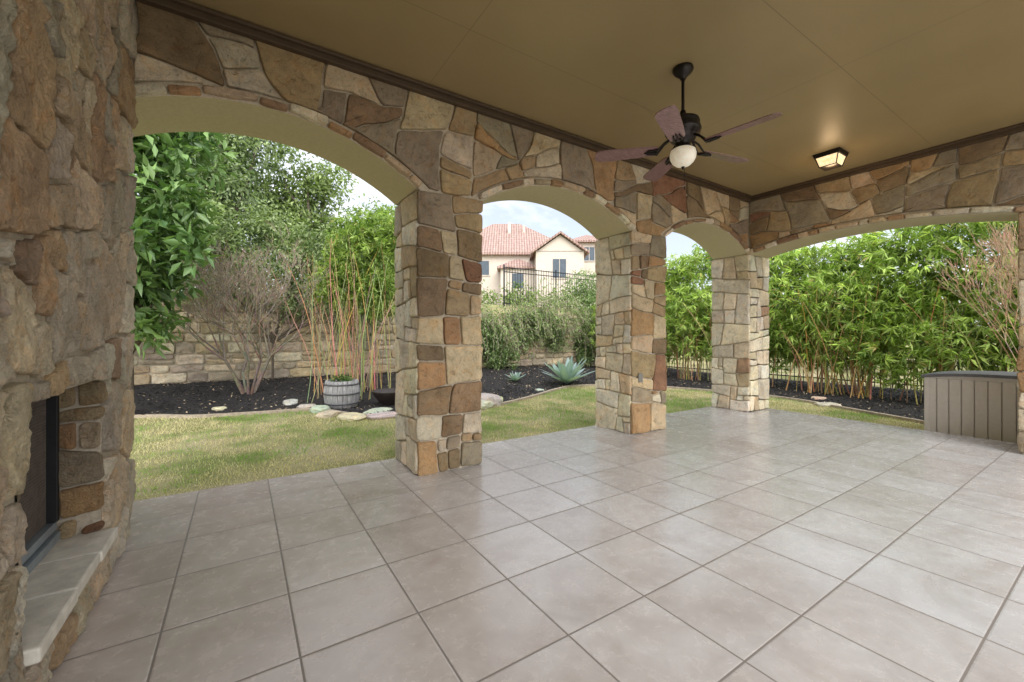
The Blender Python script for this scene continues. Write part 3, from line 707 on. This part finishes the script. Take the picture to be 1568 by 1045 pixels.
# ------------------------------------------------------------------ agave, rocks, planters
def agave(name,x,y,z,R,n,seed):
    rg=random.Random(seed); v=[];f=[];c=[]
    for i in range(n):
        a=i*2.399+rg.uniform(-.2,.2); el_=rad(78-62*(i/n)+rg.uniform(-6,6)); L=R*rg.uniform(.85,1.1); w=.06*R/.5
        k0=len(v); K_=7
        for j in range(K_+1):
            t=j/K_; rr=L*t*math.cos(el_)*(1+.15*t)+.03; zz=L*t*math.sin(el_)-(.10*L*t*t*(1-i/n*.2))+.02
            ww=w*(1.1*(1-t)**.55)*(.6+1.6*t if t<.4 else 1.24); 
            for s,dz in((-1,.025),(0,0),(1,.025)):
                v.append((x+rr*math.cos(a)-s*ww*math.sin(a),y+rr*math.sin(a)+s*ww*math.cos(a),z+zz+dz*(1-t))); c.append([(.30,.40,.39),(.38,.48,.47),(.30,.40,.39)][s+1])
        for j in range(K_):
            for s in(0,1): f.append((k0+j*3+s,k0+j*3+s+1,k0+(j+1)*3+s+1,k0+(j+1)*3+s))
    return mesh_obj(name,v,f,M_gloss,None,smooth=True,cols=c)
agave('agave_plant',6.85,8.0,-.06,.78,30,1); agave('agave_plant',5.9,8.9,-.02,.3,18,2)
def rock(name,x,y,z,sx,sy,sz,seed,col,parent=None):
    bm=bmesh.new(); bmesh.ops.create_icosphere(bm,subdivisions=4,radius=1)
    for v_ in bm.verts:
        n_=v_.co.normalized(); k=1+.28*noise.noise(n_*1.3+Vector((seed*7.1,0,0)))+.10*noise.noise(n_*4+Vector((seed,3,0)))+.04*noise.noise(n_*11)
        c_=n_*k; q=Vector((max(-.78,min(.78,c_.x)),max(-.8,min(.8,c_.y)),max(-.6,min(.62,c_.z))))
        v_.co=c_*.35+q*.65
        v_.co=Vector((v_.co.x*sx,v_.co.y*sy,v_.co.z*sz))
    me=bpy.data.meshes.new(name);bm.to_mesh(me);bm.free(); me.materials.append(M_rock)
    a=me.color_attributes.new('Col','FLOAT_COLOR','POINT'); a.data.foreach_set('color',list(col+(1,))*len(me.vertices))
    me.polygons.foreach_set('use_smooth',[True]*len(me.polygons))
    o=bpy.data.objects.new(name,me);o.location=(x,y,z);o.rotation_euler=(0,0,seed);link(o,parent);return o
rk=empty('landscape_rocks')
cr=(.66,.60,.49)
for i,(x,y,sx,sy,sz) in enumerate([(1.15,7.15,.22,.16,.06),(1.45,6.75,.30,.2,.05),(1.85,6.55,.28,.2,.06),(2.25,6.35,.26,.2,.06),(1.1,7.6,.2,.15,.09),(.95,8.0,.18,.14,.07),(1.9,7.0,.3,.22,.05),(2.5,6.6,.22,.2,.07),(2.9,6.2,.2,.16,.06),(3.55,6.45,.30,.2,.12),(3.8,6.7,.34,.24,.18),(4.05,6.85,.2,.15,.1),(3.3,6.3,.2,.15,.06),(.75,8.5,.2,.14,.08),(8.9,3.2,.22,.16,.05),(9.6,3.6,.2,.14,.05),(5.7,7.6,.12,.1,.05),(-.3,8.5,.12,.1,.05),(1.6,8.1,.14,.1,.06)]):
    rock('rock_%d'%i,x,y,float(gz(x,y))+sz*.35,sx,sy,sz,i+1,tuple(c*random.uniform(.8,1.1) for c in cr),rk)
bp=empty('barrel_planter'); bx,by,bz=1.50,7.85,-.08
mw,nt,b=new_mat('weathered_barrel')
n=noise_n(nt,18,5,.7,obj_vec(nt,(2,2,.25)))
nt.links.new(ramp(nt,n,[(.3,(.22,.21,.21)),(.5,(.36,.35,.35)),(.7,(.52,.51,.50))]),b.inputs['Base Color']); b.inputs['Roughness'].default_value=.8; bump(nt,b,n,.5,.01)
sv=[];sf=[]
ns=22
for i in range(ns):
    a0=2*math.pi*i/ns+.012;a1=2*math.pi*(i+1)/ns-.012;k0=len(sv)
    for j in range(7):
        t=j/6; R_=.245+.055*math.sin(t*math.pi*.75+.3)
        for a,rr in((a0,R_-.004),((a0+a1)/2,R_+.002),(a1,R_-.004),(a1,R_-.03),(a0,R_-.03)): sv.append((bx+rr*math.cos(a),by+rr*math.sin(a),bz+.46*t))
    for j in range(6):
        for s in range(5): sf.append((k0+j*5+s,k0+j*5+(s+1)%5,k0+(j+1)*5+(s+1)%5,k0+(j+1)*5+s))
    sf.append(tuple(k0+30+s for s in range(5)))
mesh_obj('staves',sv,sf,mw,bp)
M_hoop=simple('galvanised_hoop',(.14,.14,.145),.5,.4,20,.2,0)
for zz in(.07,.24,.40):
    R_=.245+.055*math.sin(zz/.46*math.pi*.75+.3)+.004
    lathe('hoop_%d'%int(zz*100),[(R_-.003,zz-.014),(R_+.004,zz-.014),(R_+.005,zz+.014),(R_-.003,zz+.014)],M_hoop,bp,40,(bx,by,bz))
lathe('soil',[(0,.42),(.25,.42)],mm,bp,24,(bx,by,bz))
cloud('small_plant',[((bx,by,bz+.46),(.17,.17,.08))],40,10,.05,.05,.03,(.06,.12,.03),(.2,.3,.1),None,bp)
M_bowl=simple('dark_glazed_bowl',(.035,.026,.022),.35,0,10,.3,.1,.004)
bw=empty('bowl_planter'); lathe('bowl',[(0,0),(.12,0),(.14,.03),(.20,.10),(.27,.19),(.30,.25),(.31,.27),(.285,.27),(.26,.2),(.0,.18)],M_bowl,bw,36,(2.25,7.55,-.09))

# ------------------------------------------------------------------ storage box on the right
sb=empty('storage_shed_box')
M_res=simple('tan_resin',(.64,.59,.52),.55,0,30,.05,.15,.002); M_lid=simple('grey_resin_lid',(.14,.14,.15),.5,0,30,.1,.15,.002)
x0,x1,y0,y1,z0,z1=7.32,8.05,-.35,1.58,-.09,.66
boxes('body',[(x0+.02,x1-.02,y0+.02,y1-.02,z0,z1)],M_res,sb)
pan=[];k=18;w=(y1-y0)/k
for i in range(k): pan.append((x0,x0+.019,y0+i*w+.004,y0+(i+1)*w-.004,z0+.05,z1-.012))
for i in range(7):
    w2=(x1-x0)/7; pan.append((x0+i*w2+.004,x0+(i+1)*w2-.004,y1-.019,y1,z0+.05,z1-.012))
boxes('wall_panels',pan,M_res,sb,.006)
boxes('corner_posts',[(x0-.006,x0+.045,y1-.045,y1+.006,z0,z1-.006),(x1-.045,x1+.006,y1-.045,y1+.006,z0,z1-.006),(x0-.004,x1,y0,y1,z0-.003,z0+.045)],M_res,sb,.006)
lv=[];lf=[];kk=16
for xx in(x0-.03,x1+.03):
    for i in range(kk+1):
        t=i/kk; y=y0-.03+(y1-y0+.06)*t
        z=z1+.02+.05*(1-(2*t-1)**4)
        lv.append((xx,y,z))
    for i in range(kk,-1,-1):
        t=i/kk; lv.append((xx,y0-.03+(y1-y0+.06)*t,z1-.01+.045*(1-(2*t-1)**4)))
n=2*(kk+1)
lf=[(i,i+1,n-2-i,n-1-i) for i in range(kk)]+[(n+i,2*n-1-i,2*n-2-i,n+i+1) for i in range(kk)]+[(i,(i+1)%n,n+(i+1)%n,n+i) for i in range(n)]
mesh_obj('lid',lv,lf,M_lid,sb)
lv2=[];
for xx in(x0+.004,x1-.004):
    for i in range(kk+1):
        t=i/kk; lv2.append((xx,y0+(y1-y0)*t,z1-.012+.046*(1-(2*t-1)**4)))
    for i in range(kk,-1,-1): lv2.append((xx,y0+(y1-y0)*i/kk,z1-.012))
lf2=[(i,i+1,n-2-i,n-1-i) for i in range(kk)]+[(n+i,2*n-1-i,2*n-2-i,n+i+1) for i in range(kk)]+[(i,(i+1)%n,n+(i+1)%n,n+i) for i in range(n)]
mesh_obj('lid_infill',lv2,lf2,M_res,sb)

# ------------------------------------------------------------------ neighbouring house
hs=empty('tile_roof_house',(25.6,34.0,.3),rad(56.95-90)); hs.scale=(1.12,1.12,1.10)
M_wall=simple('beige_stucco',(.54,.47,.40),.9,0,3,.06,.3,.02)
mr_,nt,b=new_mat('terracotta_tile'); v=obj_vec(nt); w_=nt.nodes.new('ShaderNodeTexWave'); w_.inputs['Scale'].default_value=1.3; w_.bands_direction='X'; nt.links.new(v,w_.inputs['Vector'])
w3=nt.nodes.new('ShaderNodeTexWave'); w3.inputs['Scale'].default_value=1.1; w3.bands_direction='Z'; w3.wave_profile='SAW'; nt.links.new(v,w3.inputs['Vector'])
n=noise_n(nt,4,4,.7,v); c=ramp(nt,n,[(.3,(.28,.17,.14)),(.5,(.38,.25,.21)),(.7,(.48,.35,.30))]); c=mixc(nt,1,c,ramp(nt,w_.outputs['Fac'],[(0,.6),(.5,1),(1,1.1)]),'MULTIPLY'); c=mixc(nt,1,c,ramp(nt,w3.outputs['Fac'],[(0,.7),(.3,1)]),'MULTIPLY')
nt.links.new(c,b.inputs['Base Color']); b.inputs['Roughness'].default_value=.8; bump(nt,b,w_.outputs['Fac'],.8,.08)
M_win=simple('window_glass',(.05,.07,.09),.1,0,3,.2,0); M_wt=simple('window_trim',(.42,.37,.31),.7,0,5,.1,0)
def hip(name,x0,x1,y0,y1,ze,h,ov=.5,run=None):
    x0-=ov;x1+=ov;y0-=ov;y1+=ov; dy=(y1-y0)/2; r=min(dy,(x1-x0)/2-.05); ym=(y0+y1)/2
    v=[(x0,y0,ze),(x1,y0,ze),(x1,y1,ze),(x0,y1,ze),(x0+r,ym,ze+h),(x1-r,ym,ze+h)]
    v+=[(a,b_,c_-.18) for a,b_,c_ in v[:4]]
    mesh_obj(name,v,[(0,1,5,4),(1,2,5),(2,3,4,5),(3,0,4),(0,6,7,1),(1,7,8,2),(2,8,9,3),(3,9,6,0),(6,9,8,7)],mr_,hs)
def gable(name,x0,x1,y0,y1,ze,h,ov=.4):
    xm=(x0+x1)/2
    v=[(x0-ov,y0-ov,ze-.1),(xm,y0-ov,ze+h),(x1+ov,y0-ov,ze-.1),(x0-ov,y1,ze-.1),(xm,y1,ze+h),(x1+ov,y1,ze-.1)]
    v+=[(a,b_,c_-.18) for a,b_,c_ in v]
    mesh_obj(name,v,[(0,1,4,3),(1,2,5,4),(6,9,10,7),(7,10,11,8),(0,6,7,1),(1,7,8,2),(0,3,9,6),(2,8,11,5)],mr_,hs)
    mesh_obj(name+'_wall',[(x0,y0,ze-.1),(x1,y0,ze-.1),(xm,y0,ze+h-.25)],[(0,1,2)],M_wall,hs)
boxes('walls',[(-9.5,3.2,0,10,1.5,8.3),(-.6,3.4,-3.2,0,1.5,7.9),(3.2,7.0,1.5,9,1.5,9.8),(-3.6,-.6,-1.6,0,1.5,6.8)],M_wall,hs)
hip('main_roof',-9.5,3.2,0,10,8.3,4.1); gable('front_gable',-.6,3.4,-3.2,2.0,7.9,1.6); hip('right_roof',3.2,7.0,1.5,9,9.8,1.5); hip('lower_roof',-3.6,-.6,-1.6,1.0,6.8,.9,.3)
boxes('windows',[(.8,1.9,-3.24,-3.19,5.6,7.2),(-5.9,-4.7,-.04,.01,6.3,7.6),(4.2,5.2,1.46,1.51,7.9,9.2),(-2.6,-1.6,-1.64,-1.59,4.9,6.2)],M_win,hs)
boxes('window_frames',[(a-.1,b_+.1,c_-.0,c_+.03,z_-.1,z_) for a,b_,c_,z_ in((.8,1.9,-3.28,5.6),(-5.9,-4.7,-.08,6.3),(4.2,5.2,1.42,7.9))]+[(1.32,1.38,-3.27,-3.241,5.6,7.2),(4.67,4.73,1.43,1.459,7.9,9.2)],M_wt,hs)
boxes('roof_vents',[(-3.0,-2.7,3.0,3.3,10.8,12.0),(-1.5,-1.3,3.2,3.4,10.8,11.8)],M_wall,hs)

# ------------------------------------------------------------------ light and sky
w=bpy.data.worlds.new('World'); S.world=w; w.use_nodes=True; nt=w.node_tree; bg=nt.nodes['Background']
sky=nt.nodes.new('ShaderNodeTexSky'); sky.sky_type='NISHITA'; sky.sun_disc=False
sunv=Vector((-.27,-.76,.58)).normalized()
el_=math.asin(sunv.z); sky.sun_elevation=el_; sky.sun_rotation=math.atan2(sunv.x,sunv.y); sky.dust_density=1.5; sky.air_density=1.0
tc=nt.nodes.new('ShaderNodeTexCoord'); mp=nt.nodes.new('ShaderNodeMapping'); mp.inputs['Scale'].default_value=(1.6,1.6,4.5); nt.links.new(tc.outputs['Generated'],mp.inputs[0])
n=noise_n(nt,1.6,7,.6,mp.outputs[0],.4)
dt=nt.nodes.new('ShaderNodeVectorMath'); dt.operation='DOT_PRODUCT'; nt.links.new(tc.outputs['Generated'],dt.inputs[0]); dt.inputs[1].default_value=tuple(sunv)
g=math_(nt,'POWER',math_(nt,'MAXIMUM',dt.outputs['Value'],0.0),1.5)
g1=math_(nt,'ADD',math_(nt,'MULTIPLY',g,1.4),1.0)
cc=nt.nodes.new('ShaderNodeVectorMath'); cc.operation='SCALE'; cc.inputs[0].default_value=(9.7,9.9,10.4); nt.links.new(g1,cc.inputs['Scale'])
cf=math_(nt,'MINIMUM',math_(nt,'ADD',ramp(nt,n,[(.40,.42),(.62,.97)]),g),1.0)
mix=mixc(nt,cf,sky.outputs[0],cc.outputs[0])
nt.links.new(mix,bg.inputs[0]); bg.inputs[1].default_value=.15
sl=bpy.data.lights.new('sun','SUN'); sl.energy=2.6; sl.angle=rad(35); sl.color=(1,.96,.90)
so=bpy.data.objects.new('sun',sl); so.rotation_euler=sunv.to_track_quat('Z','Y').to_euler(); link(so)

# ------------------------------------------------------------------ camera
cd=bpy.data.cameras.new('camera'); cam=bpy.data.objects.new('camera',cd); link(cam)
cam.location=(0,0,1.2); cam.rotation_euler=(rad(90),0,rad(-33.05)); cd.sensor_width=36; cd.lens=14.63; cd.shift_y=-.0067; cd.clip_end=2000; cd.clip_start=.02
S.camera=cam
S.view_settings.view_transform='Standard'; S.view_settings.look='None'; S.view_settings.exposure=0
